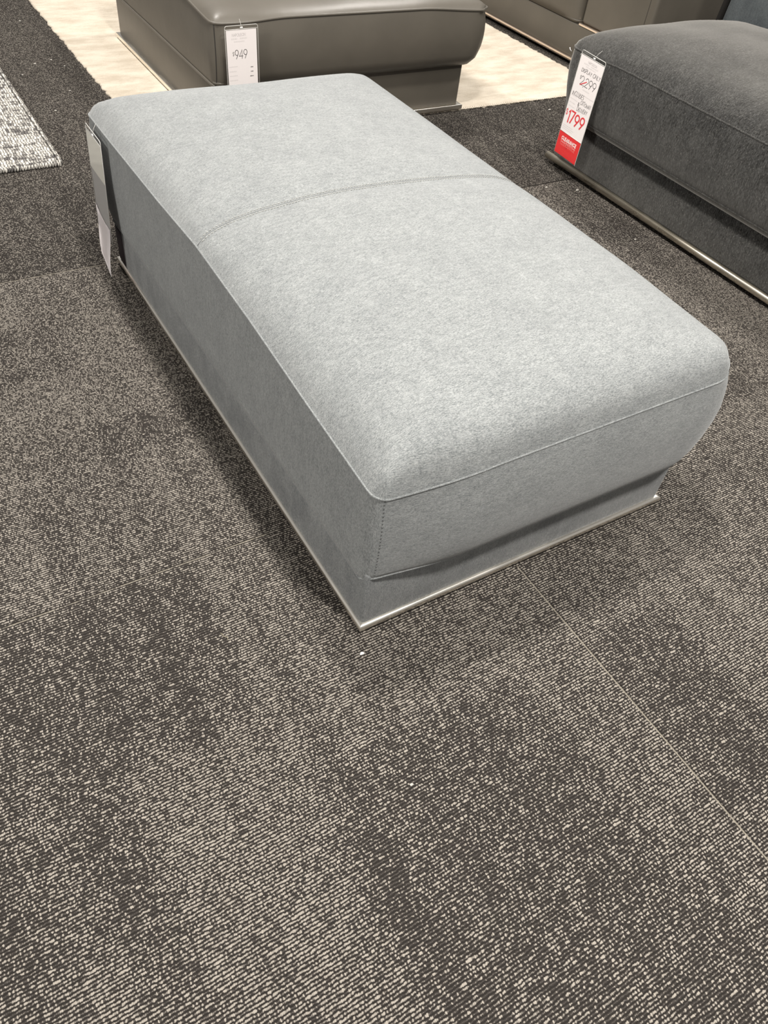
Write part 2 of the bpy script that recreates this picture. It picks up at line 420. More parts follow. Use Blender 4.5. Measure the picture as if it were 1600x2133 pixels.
def frame_rail(name, mat, parent, x0, x1, y0, y1, w, z0, z1, bev=0.004):
    prof_ = []
    for cx_, cz_, a0 in ((bev, z1-bev, 180), (w-bev, z1-bev, 90), (w-bev, z0+bev, 0), (bev, z0+bev, -90)):
        for k in range(4):
            a = math.radians(a0-90*k/3); prof_.append((cx_+bev*math.cos(a), cz_+bev*math.sin(a)))
    bm = bmesh.new(); rings = []
    def corner(x, y, sx, sy): return [bm.verts.new((x+sx*d, y+sy*d, z)) for d, z in prof_]
    def run(a, b):
        n = len(a)
        for i in range(n): bm.faces.new((a[i], a[(i+1) % n], b[(i+1) % n], b[i]))
    cs = [(x0, y0, 1, 1), (x1, y0, -1, 1), (x1, y1, -1, -1), (x0, y1, 1, -1)]
    for i in range(4): run(corner(*cs[i]), corner(*cs[(i+1) % 4]))
    return obj(name, bm, mat, parent)

# ------------------------------------------------------------------ floor
def pale(x, y):
    d = 0.44
    def blk(x0, x1, y0, y1, s=0.02, t=0.02):
        return sstep(x0-s, x0+s, x)*(1-sstep(x1-s, x1+s, x))*sstep(y0-t, y0+t, y)*(1-sstep(y1-t, y1+t, y))
    # streaks run along y, each fading in and out, inside tiles 0.4535 m wide
    tx = math.floor((x+0.039)/0.4535)
    st = noise.noise(Vector((x*19, y*1.1, 2.0+tx)))*0.16 + noise.noise(Vector((x*60, y*2.6, 5.0)))*0.07
    d += st
    dk = 0.0
    for q in ((-0.30, 0.31, 0.735, 1.18, .05, .012, .24), (-0.30, 0.0, 0.45, 0.735, .02, .05, .20), (0.36, 0.868, -0.4, 0.555, .06, .012, .25),
              (0.30, 0.40, -0.5, 0.36, .05, .08, .12), (1.06, 1.315, 0.10, 0.54, .012, .012, .27), (1.06, 1.22, -0.5, 0.12, .04, .08, .2),
              (0.86, 0.98, -0.4, 0.03, .03, .05, .2), (-0.1, 0.29, 2.02, 2.30, .05, .015, .22), (0.24, 0.60, 1.60, 1.765, .05, .015, .22),
              (-0.4, 0.10, 1.35, 1.52, .06, .05, .12), (2.07, 2.28, 1.06, 1.34, .012, .012, .26), (1.775, 2.05, 0.62, 0.88, .02, .02, .12),
              (1.95, 2.75, 2.02, 2.2, .05, .04, .2), (0.3, 0.8, 2.3, 2.57, .1, .05, .1), (2.0, 2.6, 1.75, 2.0, .1, .08, .08)):
        dk += 0.62*q[6]*blk(*q[:6])
    d -= dk
    lt = 0.0
    for q in ((0.0, 0.30, 0.32, 0.73, .02, .012, .13), (0.31, 0.56, 0.56, 1.16, .05, .015, .06), (0.88, 1.05, 0.10, 0.56, .03, .02, .10),
              (0.44, 1.05, 0.56, 0.80, .05, .012, .05), (1.32, 1.8, 0.0, 0.95, .015, .03, .09), (-0.4, 0.3, -0.4, 0.33, .03, .08, .11),
              (2.07, 2.5, 0.7, 1.05, .02, .015, .10), (0.1, 0.55, 1.80, 2.3, .08, .05, .06)):
        lt += 0.35*q[6]*blk(*q[:6])
    d += lt
    if y > 2.578: d = 0.30 + st*0.9
    elif x > 1.9 and y > 1.5: d -= 0.08*sstep(1.5, 2.2, y)
    return max(0.18, min(0.86, 0.60+(d-0.44)*1.25))
def tone(x, y):
    if y > 2.578: return 0.80
    return 1.0
def axis(a, b, fa, fb, coarse, fine):
    out = []; t = a
    while t < b:
        out.append(t); t += fine if fa <= t < fb else coarse
    out.append(b); return out
xs = axis(-4, 9, -1.0, 3.4, 0.2, 0.024); ys = axis(-2.5, 11, -0.6, 4.2, 0.2, 0.024)
bm = bmesh.new(); gv = [[bm.verts.new((x, y, 0)) for x in xs] for y in ys]
for j in range(len(ys)-1):
    for i in range(len(xs)-1): bm.faces.new((gv[j][i], gv[j][i+1], gv[j+1][i+1], gv[j+1][i]))
floor = obj('floor', bm, M_CARPET, None, False); floor['kind'] = 'structure'
a1 = floor.data.attributes.new('pale_loops', 'FLOAT', 'POINT'); a2 = floor.data.attributes.new('tile_tone', 'FLOAT', 'POINT')
for i, v in enumerate(floor.data.vertices):
    a1.data[i].value = pale(v.co.x, v.co.y); a2.data[i].value = tone(v.co.x, v.co.y)

# ------------------------------------------------------------------ rugs
def rug(name, mat, x0, x1, y0, y1, th, label, fuzz, edge_mat):
    root = thing(name, label, 'rug', ((x0+x1)/2, (y0+y1)/2, 0))
    bm = bmesh.new(); nx, ny = 220, 420; g = []
    for j in range(ny+1):
        r = []
        for i in range(nx+1):
            x = x0+(x1-x0)*i/nx; y = y0+(y1-y0)*j/ny
            if i == 0: x += fuzz*(0.6*noise.noise(Vector((0.3, y*26, 1)))+0.6*noise.noise(Vector((0.9, y*75, 3))))
            if i == nx: x += fuzz*noise.noise(Vector((4.3, y*42, 1)))
            if j == 0: y += fuzz*0.5*noise.noise(Vector((x*30, 2, 1)))
            e = min(i, nx-i, j, ny-j)
            z = th*(1.0 if e else 0.72) + 0.0012*noise.noise(Vector((x*9, y*9, 0)))
            r.append(bm.verts.new((x-root.location.x, y-root.location.y, z)))
        g.append(r)
    for j in range(ny):
        for i in range(nx): bm.faces.new((g[j][i], g[j][i+1], g[j+1][i+1], g[j+1][i]))
    per = g[0][:-1] + [g[j][nx] for j in range(ny)] + g[ny][:0:-1] + [g[j][0] for j in range(ny, 0, -1)]
    lo = [bm.verts.new((v.co.x, v.co.y, 0.0)) for v in per]
    for a in range(len(per)):
        b = (a+1) % len(per); bm.faces.new((per[a], per[b], lo[b], lo[a]))
    obj('pile', bm, mat, root)
    return root
cr = rug('area_rug', M_CREAM, 1.02, 3.76, 3.440, 7.6, 0.008, 'mottled cream area rug under the leather ottoman', 0.016, M_CREAM)
bm = bmesh.new()
for k in range(0, 182):   # whipped front edge
    x = 1.03+2.72*k/182; add_tube(bm, [(x-2.39, -2.080+0.003*math.sin(k*2.1), 0.004), (x+0.010-2.39, -2.083, 0.0065), (x+0.013-2.39, -2.072, 0.0065)], 0.0036, 5)
obj('bound_edge', bm, M_CREAM, cr)
gr = rug('woven_rug', M_GREYRUG, -2.6, 0.617, 3.39, 6.6, 0.014, 'grey and white flat woven rug cut off by the left picture edge', 0.006, M_GREYRUG)
bm = bmesh.new()
for k in range(150):      # corded front and right edges
    x = -1.0+1.61*k/150
    add_tube(bm, [(x+0.992, -1.610, 0.003), (x+1.000, -1.609, 0.015), (x+1.006, -1.596, 0.016)], 0.0048, 5)
for k in range(150):
    y = 3.40+1.6*k/150
    add_tube(bm, [(1.612, y-4.995, 0.003), (1.611, y-4.99, 0.015), (1.598, y-4.985, 0.016)], 0.0046, 5)
obj('corded_edge', bm, M_GREYRUG, gr)

# ------------------------------------------------------------------ blue-grey ottoman (the subject)
def strip(loop, test):
    """longest run of loop points passing test, in order"""
    n = len(loop); ok = [test(p) for p in loop]
    if all(ok): return loop
    s = next(i for i in range(n) if ok[i] and not ok[i-1]); out = []
    for k in range(n):
        i = (s+k) % n
        if not ok[i]: break
        out.append(loop[i])
    return out

ott = thing('ottoman', 'large light blue-grey fabric ottoman in the middle, on a polished steel plinth rail', 'ottoman', (0, 0, 0))
LF = [(0, 0.0), (0.5, 0.004), (1, 0.0)]
def pin_grey(side, u, v):
    if side == 'F': return sstep(-0.08, 0.26, u)
    return 1.0
prof = {'L': LF,
        'R': [(0, 0.060), (0.15, 0.082), (0.35, 0.096), (0.58, 0.090), (0.76, 0.066), (0.9, 0.030), (1, -0.012)],
        'F': [(0, 0.034), (0.15, 0.044), (0.35, 0.053), (0.6, 0.057), (0.8, 0.053), (0.93, 0.044), (1, 0.034)],
        'B': [(0, 0.010), (0.15, 0.022), (0.4, 0.020), (0.62, 0.0), (0.8, -0.025), (0.92, -0.05), (1, -0.085)]}
ZL = [(0.82, 0.437), (1.1, 0.456), (1.4, 0.482), (1.70, 0.497), (1.735, 0.498), (2.0, 0.486), (2.4, 0.478), (2.67, 0.474)]
def zgrey(x, y):
    u, v = (x-0.593)/0.972, (y-0.822)/1.843
    zl, zr = interp(ZL, y), 0.462+0.025*sstep(0, 0.25, v); zf, zb = 0.437+0.018*sstep(0, 0.3, u)+0.007*u, 0.476+0.011*u
    return zl*(1-u)+zr*u+zf*(1-v)+zb*v-(0.437*(1-u)*(1-v)+0.462*u*(1-v)+0.476*(1-u)*v+0.487*u*v)
cu, seam, low, per = cushion('cushion', M_GREY, ott, 0.593, 1.565, 0.822, 2.665, zgrey, 0.591, prof,
                             {'L': 0.168, 'R': 0.190, 'F': 0.190, 'B': 0.165}, pin_grey, (0.03, 0.085), 60, 84, groove=1.724)
cu['label'] = 'puffy blue-grey seat cushion'
tube_obj('piping', M_GREY, cu, [p+Vector((0, 0, -0.0004)) for p in seam], 0.0026, True)
lowF = strip(low, lambda p: p.y < 0.86 or p.x > 1.5 or p.y > 2.5)
tube_obj('lower_piping', M_GREY, cu, [p+Vector((0, 0, 0.002)) for p in lowF], 0.0026)
bs = base_block('plinth', M_NAP_SHADE, ott, 0.5965, 1.558, 0.819, 2.552, 0.014, 0.200, 0.010)
# rail: four bars round the foot of the plinth
rail = frame_rail('plinth_rail', M_CHROME, ott, 0.588, 1.568, 0.808, 2.575, 0.024, 0.007, 0.026, 0.007)
rail['label'] = 'polished steel rail round the plinth'
bm = bmesh.new()
bm.free()
for x in (0.70, 1.46):
    for y in (0.95, 2.44): bar('glide', M_BLACK, ott, x-0.04, x+0.04, y-0.04, y+0.04, 0.0, 0.02, 0.004)
ln = bar('corner_strip', M_DARKSTRIP, ott, 0.5945, 0.6065, 2.488, 2.5535, 0.028, 0.155, 0.003); ln['label'] = 'dark strip at the back end of the plinth'  # small dark strip on the plinth's left face, at its back end
# stitching: faint seam along the left side, corner seam, twin top-stitch rows over the middle seam
lowL = sorted([p for p in low if p.x < 0.60], key=lambda p: p.y)
tube_obj('side_seam', M_GREY, cu, [p+Vector((0.0006, 0, 0.0005)) for p in lowL], 0.0011, n=6)
dg = bpy.context.evaluated_depsgraph_get()
from mathutils.bvhtree import BVHTree
bt = BVHTree.FromObject(cu, dg)
def drop(x, y):
    h = bt.ray_cast(Vector((x, y, 1.0)), Vector((0, 0, -1)))
    return h[0], h[1]
bm = bmesh.new()
for row in (-0.0065, 0.0065):
    x = 0.606
    while x < 1.59:
        a, na = drop(x, 1.724+row); b, nb = drop(x+0.0052, 1.724+row)
        if a is not None and b is not None: add_tube(bm, [a+na*0.0004, (a+b)/2+na*0.0012, b+nb*0.0004], 0.00085, 5)
        x += 0.0085
obj('top_stitching', bm, M_STITCH, cu)
pts = []
x = 0.596
while x < 1.6:
    a, na = drop(x, 1.724)
    if a is not None: pts.append(a-na*0.0004)
    x += 0.01
tube_obj('middle_seam', M_SEAM, cu, pts, 0.0014, n=6)
bm = bmesh.new()   # dark stitches down the near corner
for k in range(24):
    z0 = 0.437-0.0105*k; fr = (0.44-z0)/0.26
    h = bt.ray_cast(Vector((0.612, 0.5, z0)), Vector((0, 1, 0))); g = bt.ray_cast(Vector((0.612, 0.5, z0-0.006)), Vector((0, 1, 0)))
    if h[0] and g[0]: add_tube(bm, [h[0]+h[1]*0.0003, g[0]+g[1]*0.0003], 0.0008, 5)
obj('corner_stitching', bm, M_SEAM, cu)

# ------------------------------------------------------------------ leather ottoman
lo_ = thing('leather_ottoman', 'olive-grey leather ottoman with piped edges standing on the cream rug', 'ottoman', (0, 0, 0))
profl = {'L': [(0, 0.0), (0.5, 0.006), (1, 0.0)],
         'R': [(0, 0.066), (0.2, 0.080), (0.45, 0.086), (0.7, 0.078), (0.88, 0.058), (1, 0.025)],
         'F': [(0, 0.050), (0.2, 0.060), (0.45, 0.066), (0.7, 0.060), (0.88, 0.048), (1, 0.020)],
         'B': [(0, 0.06), (0.4, 0.07), (0.8, 0.05), (1, 0.0)]}
def pin_lea(side, u, v):
    if side in 'FB': return sstep(-0.05, 0.16, u)*0.9+0.1
    return 1.0
lc, lseam, llow, _ = cushion('cushion', M_LEA, lo_, 1.320, 2.672, 3.432, 4.845, 0.495, 0.060, profl,
                             {'L': 0.232, 'R': 0.232, 'F': 0.232, 'B': 0.232}, pin_lea, 0.03, 48, 48, seam_dip=0.02, lump=0.010, seed=4.0)
tube_obj('piping', M_LEA, lc, [p+Vector((0, 0, 0.001)) for p in lseam], 0.0058, True)
tube_obj('lower_piping', M_LEA, lc, [p+Vector((0, 0, 0.012)) for p in strip(llow, lambda p: p.y < 3.46 or p.x > 2.6 or p.y > 4.8)], 0.006)
tube_obj('side_welt', M_LEA, lc, [p+Vector((-0.001, 0, 0)) for p in sorted([p for p in llow if p.x < 1.33], key=lambda p: p.y)], [0.0055]*len([p for p in llow if p.x < 1.33]))
base_block('plinth', M_LEA, lo_, 1.327, 2.664, 3.444, 4.832, 0.024, 0.245, 0.010)
bt2 = BVHTree.FromObject(lc, bpy.context.evaluated_depsgraph_get()); cp = []
for k in range(18):
    z = 0.470-0.236*k/17; h = bt2.ray_cast(Vector((1.331, 3.0, z)), Vector((0, 1, 0)))
    if h[0]: cp.append(h[0]+h[1]*0.0004)
tube_obj('corner_seam', M_LEAD, lc, cp, 0.0019, n=6, uvm=None)
q = frame_rail('plinth_rail', M_CHROME, lo_, 1.310, 2.684, 3.422, 4.850, 0.024, 0.014, 0.036); q['label'] = 'polished steel rail round the plinth'
bm = bmesh.new()
bm.free()
for x in (1.45, 2.55):
    for y in (3.6, 4.7): bar('glide', M_BLACK, lo_, x-0.04, x+0.04, y-0.04, y+0.04, 0.0105, 0.030, 0.003)

# ------------------------------------------------------------------ charcoal chaise with backrest
ch = thing('chaise_sofa', 'charcoal fabric chaise sofa at the right, with a long steel rail at its foot', 'sofa', (0, 0, 0))
profc = {'L': [(0, 0.036), (0.15, 0.050), (0.4, 0.058), (0.68, 0.053), (0.86, 0.040), (0.92, 0.030), (1, -0.006)],
         'R': [(0, 0.0), (1, 0.0)],
         'F': [(0, 0.0), (1, 0.0)],
         'B': [(0, 0.045), (0.25, 0.052), (0.5, 0.04), (0.85, 0.012), (1, -0.01)]}
def pin_ch(side, u, v):
    if side == 'L': return 1-0.85*sstep(0.93, 1.0, v)
    return 1.0
cc, cseam, clow, _ = cushion('seat_cushion', M_CHAR, ch, 2.768, 3.82, 0.30, 2.772, 0.510, 0.120, profc,
                             {'L': 0.215, 'R': 0.215, 'F': 0.215, 'B': 0.20}, pin_ch, 0.04, 50, 90, seam_dip=0.02, uvm='softx', lump=0.014, seed=9.0)
tube_obj('piping', M_CHAR, cc, strip(cseam, lambda p: p.x < 3.6), 0.0032)
seam2 = []
bt3 = BVHTree.FromObject(cc, bpy.context.evaluated_depsgraph_get())
for k in range(120):
    y = 0.4+2.345*k/119; h = bt3.ray_cast(Vector((2.4, y, 0.252)), Vector((1, 0, 0)))
    if h[0]: seam2.append(h[0])
tube_obj('lower_piping', M_CHAR, cc, seam2, 0.0026, n=6)
base_block('plinth', M_CHAR, ch, 2.772, 3.86, 0.30, 2.768, 0.03, 0.24, 0.012)
bm = bmesh.new(); add_tube(bm, [(2.752, 0.25, 0.030), (2.752, 2.784, 0.030)], 0.0150, 16)
q = obj('plinth_rail', bm, M_BRONZE, ch); q['label'] = 'satin steel rail along the foot of the chaise'
bm = bmesh.new()
for y in (0.5, 1.5, 2.6):
    for x in (2.95, 3.7): bar('foot', M_BLACK, ch, x-0.03, x+0.03, y-0.03, y+0.03, 0, 0.04, 0.004)
bm = bmesh.new()
add_box(bm, 3.80, 4.06, 0.30, 2.92, 0.03, 0.86, 0.03, 4)
for v in bm.verts:
    if v.co.z > 0.3: v.co.x += 0.14*(v.co.z-0.3)
b = obj('backrest', bm, M_CHARB, ch); box_uv(b.data, 'up'); b['label'] = 'slate blue-grey backrest panel'
bm = bmesh.new(); add_box(bm, 3.79, 4.05, 2.918, 2.940, 0.10, 0.80, 0.008, 2)
for v in bm.verts:
    if v.co.z > 0.3: v.co.x += 0.14*(v.co.z-0.3)
obj('back_end_panel', bm, M_BLACK, ch)

# ------------------------------------------------------------------ leather sofa behind
sf = thing('leather_sofa', 'olive-grey leather sofa at the back, with a raised arm above a steel strip', 'sofa', (0, 0, 0))
base_block('plinth', M_LEA, sf, 3.84, 4.86, 3.34, 7.0, 0.032, 0.212, 0.008)
profs = {'L': [(0, 0.03), (0.3, 0.05), (0.6, 0.05), (0.85, 0.035), (1, 0.0)], 'R': [(0, 0), (1, 0)], 'F': [(0, 0.0), (1, 0.0)], 'B': [(0, 0), (1, 0)]}
def pin_s(side, u, v): return 0.25+0.75*sstep(0, 0.06, v) if side == 'L' else 1.0
sc_, sseam, slow, _ = cushion('seat_cushion', M_LEA, sf, 3.84, 4.85, 3.905, 6.9, 0.50, 0.05, profs, {'L': 0.216, 'R': 0.216, 'F': 0.216, 'B': 0.216}, pin_s, 0.05, 30, 60, seam_dip=0.02, seed=12.0)
tube_obj('lower_piping', M_LEA, sc_, [p+Vector((-0.002, 0, 0.012)) for p in strip(slow, lambda p: p.x < 3.9)], 0.006)
bm = bmesh.new(); add_box(bm, 3.845, 4.85, 3.345, 3.885, 0.226, 0.74, 0.02, 4); ar = obj('armrest', bm, M_LEA, sf)
bm = bmesh.new(); add_box(bm, 3.836, 4.856, 3.338, 3.893, 0.2125, 0.2275, 0.003, 2); q = obj('arm_strip', bm, M_ROSE, ar); q['label'] = 'warm steel strip under the arm'
tube_obj('arm_seam', M_LEAD, ar, [(3.8446, 3.40, 0.235), (3.8446, 3.40, 0.71)], 0.0012, n=6, uvm=None)
bm = bmesh.new(); add_box(bm, 4.55, 4.95, 3.345, 7.0, 0.3, 0.85, 0.05, 4); obj('backrest', bm, M_LEA, sf)
bm = bmesh.new(); add_box(bm, 3.826, 3.850, 3.335, 7.0, 0.020, 0.042, 0.004, 3); q = obj('plinth_rail', bm, M_ROSE, sf); q['label'] = 'warm steel rail along the foot of the sofa'
bm = bmesh.new()
for y in (3.5, 5.0, 6.7):
    for x in (4.0, 4.7): bar('foot', M_BLACK, sf, x-0.03, x+0.03, y-0.03, y+0.03, 0, 0.034, 0.004)

# ------------------------------------------------------------------ single-stroke lettering
def arc(cx, cy, rx, ry, a0, a1, n=14):
    return [(cx+rx*math.cos(math.radians(a0+(a1-a0)*i/n)), cy+ry*math.sin(math.radians(a0+(a1-a0)*i/n))) for i in range(n+1)]
G = {
 'A': (.66, [[(0, 0), (.33, 1), (.66, 0)], [(.12, .34), (.54, .34)]]), 'C': (.74, [arc(.45, .5, .42, .5, 48, 312)]),
 'D': (.66, [[(0, 0), (0, 1), (.2, 1)] + arc(.2, .5, .46, .5, 90, -90) + [(0, 0)]]), 'E': (.5, [[(.5, 0), (0, 0), (0, 1), (.5, 1)], [(0, .52), (.43, .52)]]),
 'I': (.0, [[(0, 0), (0, 1)]]), 'L': (.44, [[(0, 1), (0, 0), (.44, 0)]]), 'M': (.76, [[(0, 0), (.06, 1), (.38, .25), (.7, 1), (.76, 0)]]),
 'N': (.64, [[(0, 0), (0, 1), (.64, 0), (.64, 1)]]), 'O': (.92, [arc(.46, .5, .46, .5, 0, 360, 24)]),
 'P': (.5, [[(0, 0), (0, 1), (.22, 1)] + arc(.22, .74, .28, .26, 90, -90) + [(0, .48)]]),
 'R': (.54, [[(0, 0), (0, 1), (.22, 1)] + arc(.22, .74, .28, .26, 90, -90) + [(0, .48)], [(.22, .48), (.54, 0)]]),
 'S': (.5, [arc(.25, .75, .22, .25, 40, 270, 12) + arc(.25, .25, .24, .25, 90, -150, 12)]), 'T': (.56, [[(0, 1), (.56, 1)], [(.28, 1), (.28, 0)]]),
 'U': (.6, [[(0, 1), (0, .3)] + arc(.3, .3, .3, .3, 180, 360) + [(.6, 1)]]), 'V': (.64, [[(0, 1), (.32, 0), (.64, 1)]]), 'Y': (.6, [[(0, 1), (.3, .5), (.6, 1)], [(.3, .5), (.3, 0)]]),
 '&': (.6, [[(.6, 0), (.12, .7)] + arc(.27, .8, .17, .2, 200, -20, 10) + [(.1, .4)] + arc(.25, .2, .22, .2, 150, 330, 10) + [(.6, .4)]]),
 '$': (.5, [arc(.25, .72, .22, .22, 40, 270, 12) + arc(.25, .28, .24, .22, 90, -150, 12), [(.25, 1.08), (.25, -.08)]]),
 '1': (.14, [[(.0, .86), (.14, 1), (.14, 0)]]), '2': (.56, [arc(.28, .7, .27, .3, 165, -25, 12) + [(0, 0), (.58, 0)]]), '4': (.62, [[(.48, 0), (.48, 1), (0, .28), (.62, .28)]]),
 '7': (.52, [[(0, 1), (.52, 1), (.16, 0)]]), '9': (.58, [arc(.29, .7, .29, .3, 0, 360, 20), [(.56, .60), (.2, 0)]]), ',': (.06, [[(.06, .06), (0, -.16)]]), ' ': (.25, []),
}
def text_width(s, gap): return sum(G[c][0] for c in s) + gap*(len(s)-1)
LAYER = [0]
def strokes(bm, polys, w, y, dy=0.0003):
    """flat ink ribbons in the x-z plane at depth y"""
    for pl in polys:
        LAYER[0] += 1; y -= 0.00003
        P = [Vector((p[0], 0, p[1])) for p in pl]; P = [p for i, p in enumerate(P) if i == 0 or (p-P[i-1]).length > 1e-6]
        n = len(P)
        if n < 2: continue
        Lf, Rt = [], []
        closed = (P[0]-P[-1]).length < 1e-5
        for i in range(n):
            a = P[i-1] if i else (P[-2] if closed else P[0]); b = P[i+1] if i < n-1 else (P[1] if closed else P[-1])
            t1 = (P[i]-a).normalized() if (P[i]-a).length > 1e-7 else (b-P[i]).normalized()
            t2 = (b-P[i]).normalized() if (b-P[i]).length > 1e-7 else t1
            t = (t1+t2); t = t.normalized() if t.length > 0.1 else t2
            nn = Vector((-t.z, 0, t.x)); m = 1/max(0.45, nn.dot(Vector((-t2.z, 0, t2.x))))
            ext = Vector((0, 0, 0))
            if not closed and i == 0: ext = -t2*w*0.4
            if not closed and i == n-1: ext = t1*w*0.4
            Lf.append(P[i]+nn*w*0.5*m+ext); Rt.append(P[i]-nn*w*0.5*m+ext)
        for i in range(n-1):
            bm.faces.new([bm.verts.new((q.x, y, q.z)) for q in (Lf[i], Lf[i+1], Rt[i+1], Rt[i])])
def write(bm, s, cx, cz, h, w, y, gap=0.22, xs_=1.0, slant=0.0, jit=0.0, rot=0.0, width=None):
    tw = text_width(s, gap)
    if width: xs_ = width/(tw*h)
    x = -tw/2; rng = random.Random(hash(s) % 1000 if False else len(s)*31+ord(s[0]))
    for c in s:
        gw, pls = G[c]; jz = rng.uniform(-jit, jit); js = 1+rng.uniform(-jit, jit)
        out = []
        for pl in pls:
            q = []
            for (px, pz) in pl:
                X = (x+px+slant*(pz-.5))*h*xs_; Z = (pz*js-.5+jz)*h
                q.append((cx+X*math.cos(rot)-Z*math.sin(rot), cz+X*math.sin(rot)+Z*math.cos(rot)))
            out.append(q)
        strokes(bm, out, w, y)
        x += gw+gap
def dash(bm, x0, x1, z, h, y):
    """a line of tiny unreadable print: a run of short marks"""
    x = x0; rng = random.Random(int((x0+z)*1e5))
    while x < x1:
        w = rng.uniform(0.6, 1.3)*h
        bm.faces.new([bm.verts.new(p) for p in ((x, y, z-h/2), (min(x+w, x1), y, z-h/2), (min(x+w, x1), y, z+h/2), (x, y, z+h/2))])
        x += w+0.35*h

def ink(name, mat, parent, fn):
    bm = bmesh.new(); fn(bm); me = bpy.data.meshes.new(name); bm.to_mesh(me); bm.free()
    return link(name, me, mat, parent)

def make_tag(name, label, w, h, origin, xdir, zdir, group=None):
    """clear sleeve hung from its top middle; local x right, z up, front = -y"""
    root = thing(name, label, 'price tag', origin, group)
    Z = Vector(zdir).normalized(); X = Vector(xdir); X = (X-Z*X.dot(Z)).normalized(); Y = Z.cross(X)
    root.rotation_euler = Matrix(((X.x, Y.x, Z.x), (X.y, Y.y, Z.y), (X.z, Y.z, Z.z))).to_euler()
    bm = bmesh.new(); bm.faces.new([bm.verts.new(p) for p in ((-w/2, -0.0014, -h), (w/2, -0.0014, -h), (w/2, -0.0014, 0), (-w/2, -0.0014, 0))]); obj('sleeve_front', bm, M_CLEAR, root, False)
    bm = bmesh.new(); r = 0.008
    loop = [(-w/2, -0.0006, -h)] + [(-w/2+r+r*math.cos(math.radians(a)), -0.0006, -r+r*math.sin(math.radians(a))) for a in (180, 150, 120, 90)] + \
           [(w/2-r+r*math.cos(math.radians(a)), -0.0006, -r+r*math.sin(math.radians(a))) for a in (90, 60, 30, 0)] + [(w/2, -0.0006, -h)]
    add_tube(bm, loop, 0.0011, 6, True); obj('sleeve_edge', bm, M_RIM, root)
    return root
def fastener(root, top, knot):
    bm = bmesh.new(); add_box(bm, knot[0]-0.006, knot[0]+0.006, -0.0042, -0.0018, knot[1]-0.0026, knot[1]+0.0026, 0.001)
    f = obj('fastener', bm, M_NYLON, root); f['label'] = 'white nylon tag fastener'
    bm = bmesh.new(); add_tube(bm, [(knot[0], -0.003, knot[1]), (knot[0]+(top[0]-knot[0])*.5, top[2]*.4-0.002, knot[1]+(top[1]-knot[1])*.55), (top[0], top[2], top[1])], 0.0006, 5)
    obj('fastener_loop', bm, M_RIM, f)

# --- tag on the leather ottoman: $949
t1 = make_tag('price_tag', 'clear sleeved white price tag reading 949, hung on the leather ottoman', 0.146, 0.41, (1.4165, 3.342, 0.4885), (1, 0, 0.035), (-0.02, 0.0, 1))
bm = bmesh.new(); add_box(bm, -0.068, 0.066, -0.0006, 0.0, -0.405, -0.016); card = obj('card', bm, M_PAPER, t1, False)
tube_obj('slot_edge', M_RIM, t1, [(-0.071, -0.0012, -0.0135), (0.071, -0.0012, -0.0135)], 0.0011, n=6, uvm=None)
Yk = -0.0009
ink('brand_line', M_INKL, card, lambda b: write(b, 'NAPOLEON', -0.013, -0.034, 0.0100, 0.0010, Yk, 0.16, width=0.060))
ink('price_print', M_INK, card, lambda b: (write(b, '949', -0.006, -0.1065, 0.033, 0.0022, Yk, 0.15, width=0.054), write(b, '$', -0.0405, -0.1035, 0.015, 0.0010, Yk)))
for blk in (((-0.046, -0.020, -0.048, 0.006), (-0.008, 0.023, -0.047, 0.006), (-0.035, 0.012, -0.058, 0.004)),
            ((-0.062, -0.024, -0.152, 0.0032), (-0.062, -0.030, -0.170, 0.004), (-0.062, -0.026, -0.187, 0.004), (-0.062, -0.026, -0.205, 0.004))):
    ink('small_print', M_INKXL, card, lambda b: [dash(b, x0, x1, z, hh, Yk) for x0, x1, z, hh in blk])
ink('figures', M_INK, card, lambda b: [dash(b, x0, x1, z, 0.0034, Yk) for x0, x1, z in ((0.035, 0.046, -0.159), (0.035, 0.047, -0.176), (0.031, 0.047, -0.194))])
fastener(t1, (0.002, 0.016, 0.022), (0.0, -0.0075))

# --- clearance tag on the charcoal chaise
t2 = make_tag('price_tag', 'clearance price tag with handwritten red 1799, on the charcoal chaise', 0.150, 0.430, (2.668, 2.569, 0.530), (0, -1, 0), (0, -0.040, 1))
w2, h2 = 0.150, 0.430
bm = bmesh.new(); add_box(bm, -0.0735, 0.0735, -0.0006, 0.0, -0.334, -0.017); card = obj('card', bm, M_PAPER, t2, False)
tube_obj('slot_edge', M_RIM, t2, [(-0.073, -0.0012, -0.014), (0.073, -0.0012, -0.014)], 0.0011, n=6, uvm=None)
UX = lambda u: (u-0.5)*w2
VZ = lambda v: -v*h2
ink('brand_line', M_INKL, card, lambda b: write(b, 'NAPOLEON', UX(.53), VZ(.074), 0.0085, 0.0011, Yk, 0.16))
ink('price_print', M_INK, card, lambda b: (write(b, '2,299', UX(.575), VZ(.245), 0.034, 0.0022, Yk, 0.13, 1.0), write(b, '$', UX(.22), VZ(.225), 0.014, 0.0012, Yk)))
for blk in (((.2, .42, .098, .005), (.5, .8, .098, .005), (.3, .72, .118, .004)), ((.42, .72, .315, .005), (.25, .98, .36, .0036)),
            ((.05, .3, .405, .004), (.05, .36, .44, .004), (.05, .3, .475, .004), (.05, .32, .51, .004)), ((.86, .97, .55, .004),), ((.06, .5, .70, .003), (.06, .56, .718, .003), (.06, .5, .736, .003))):
    ink('small_print', M_INKXL, card, lambda b: [dash(b, UX(a), UX(c), VZ(v), hh, Yk) for a, c, v, hh in blk])
ink('handwriting', M_INK, card, lambda b: write(b, 'DISPLAY ONLY', UX(.575), VZ(.155), 0.0145, 0.0014, Yk-.0002, 0.2, 1, .15, .1, 0.0, 0.118))
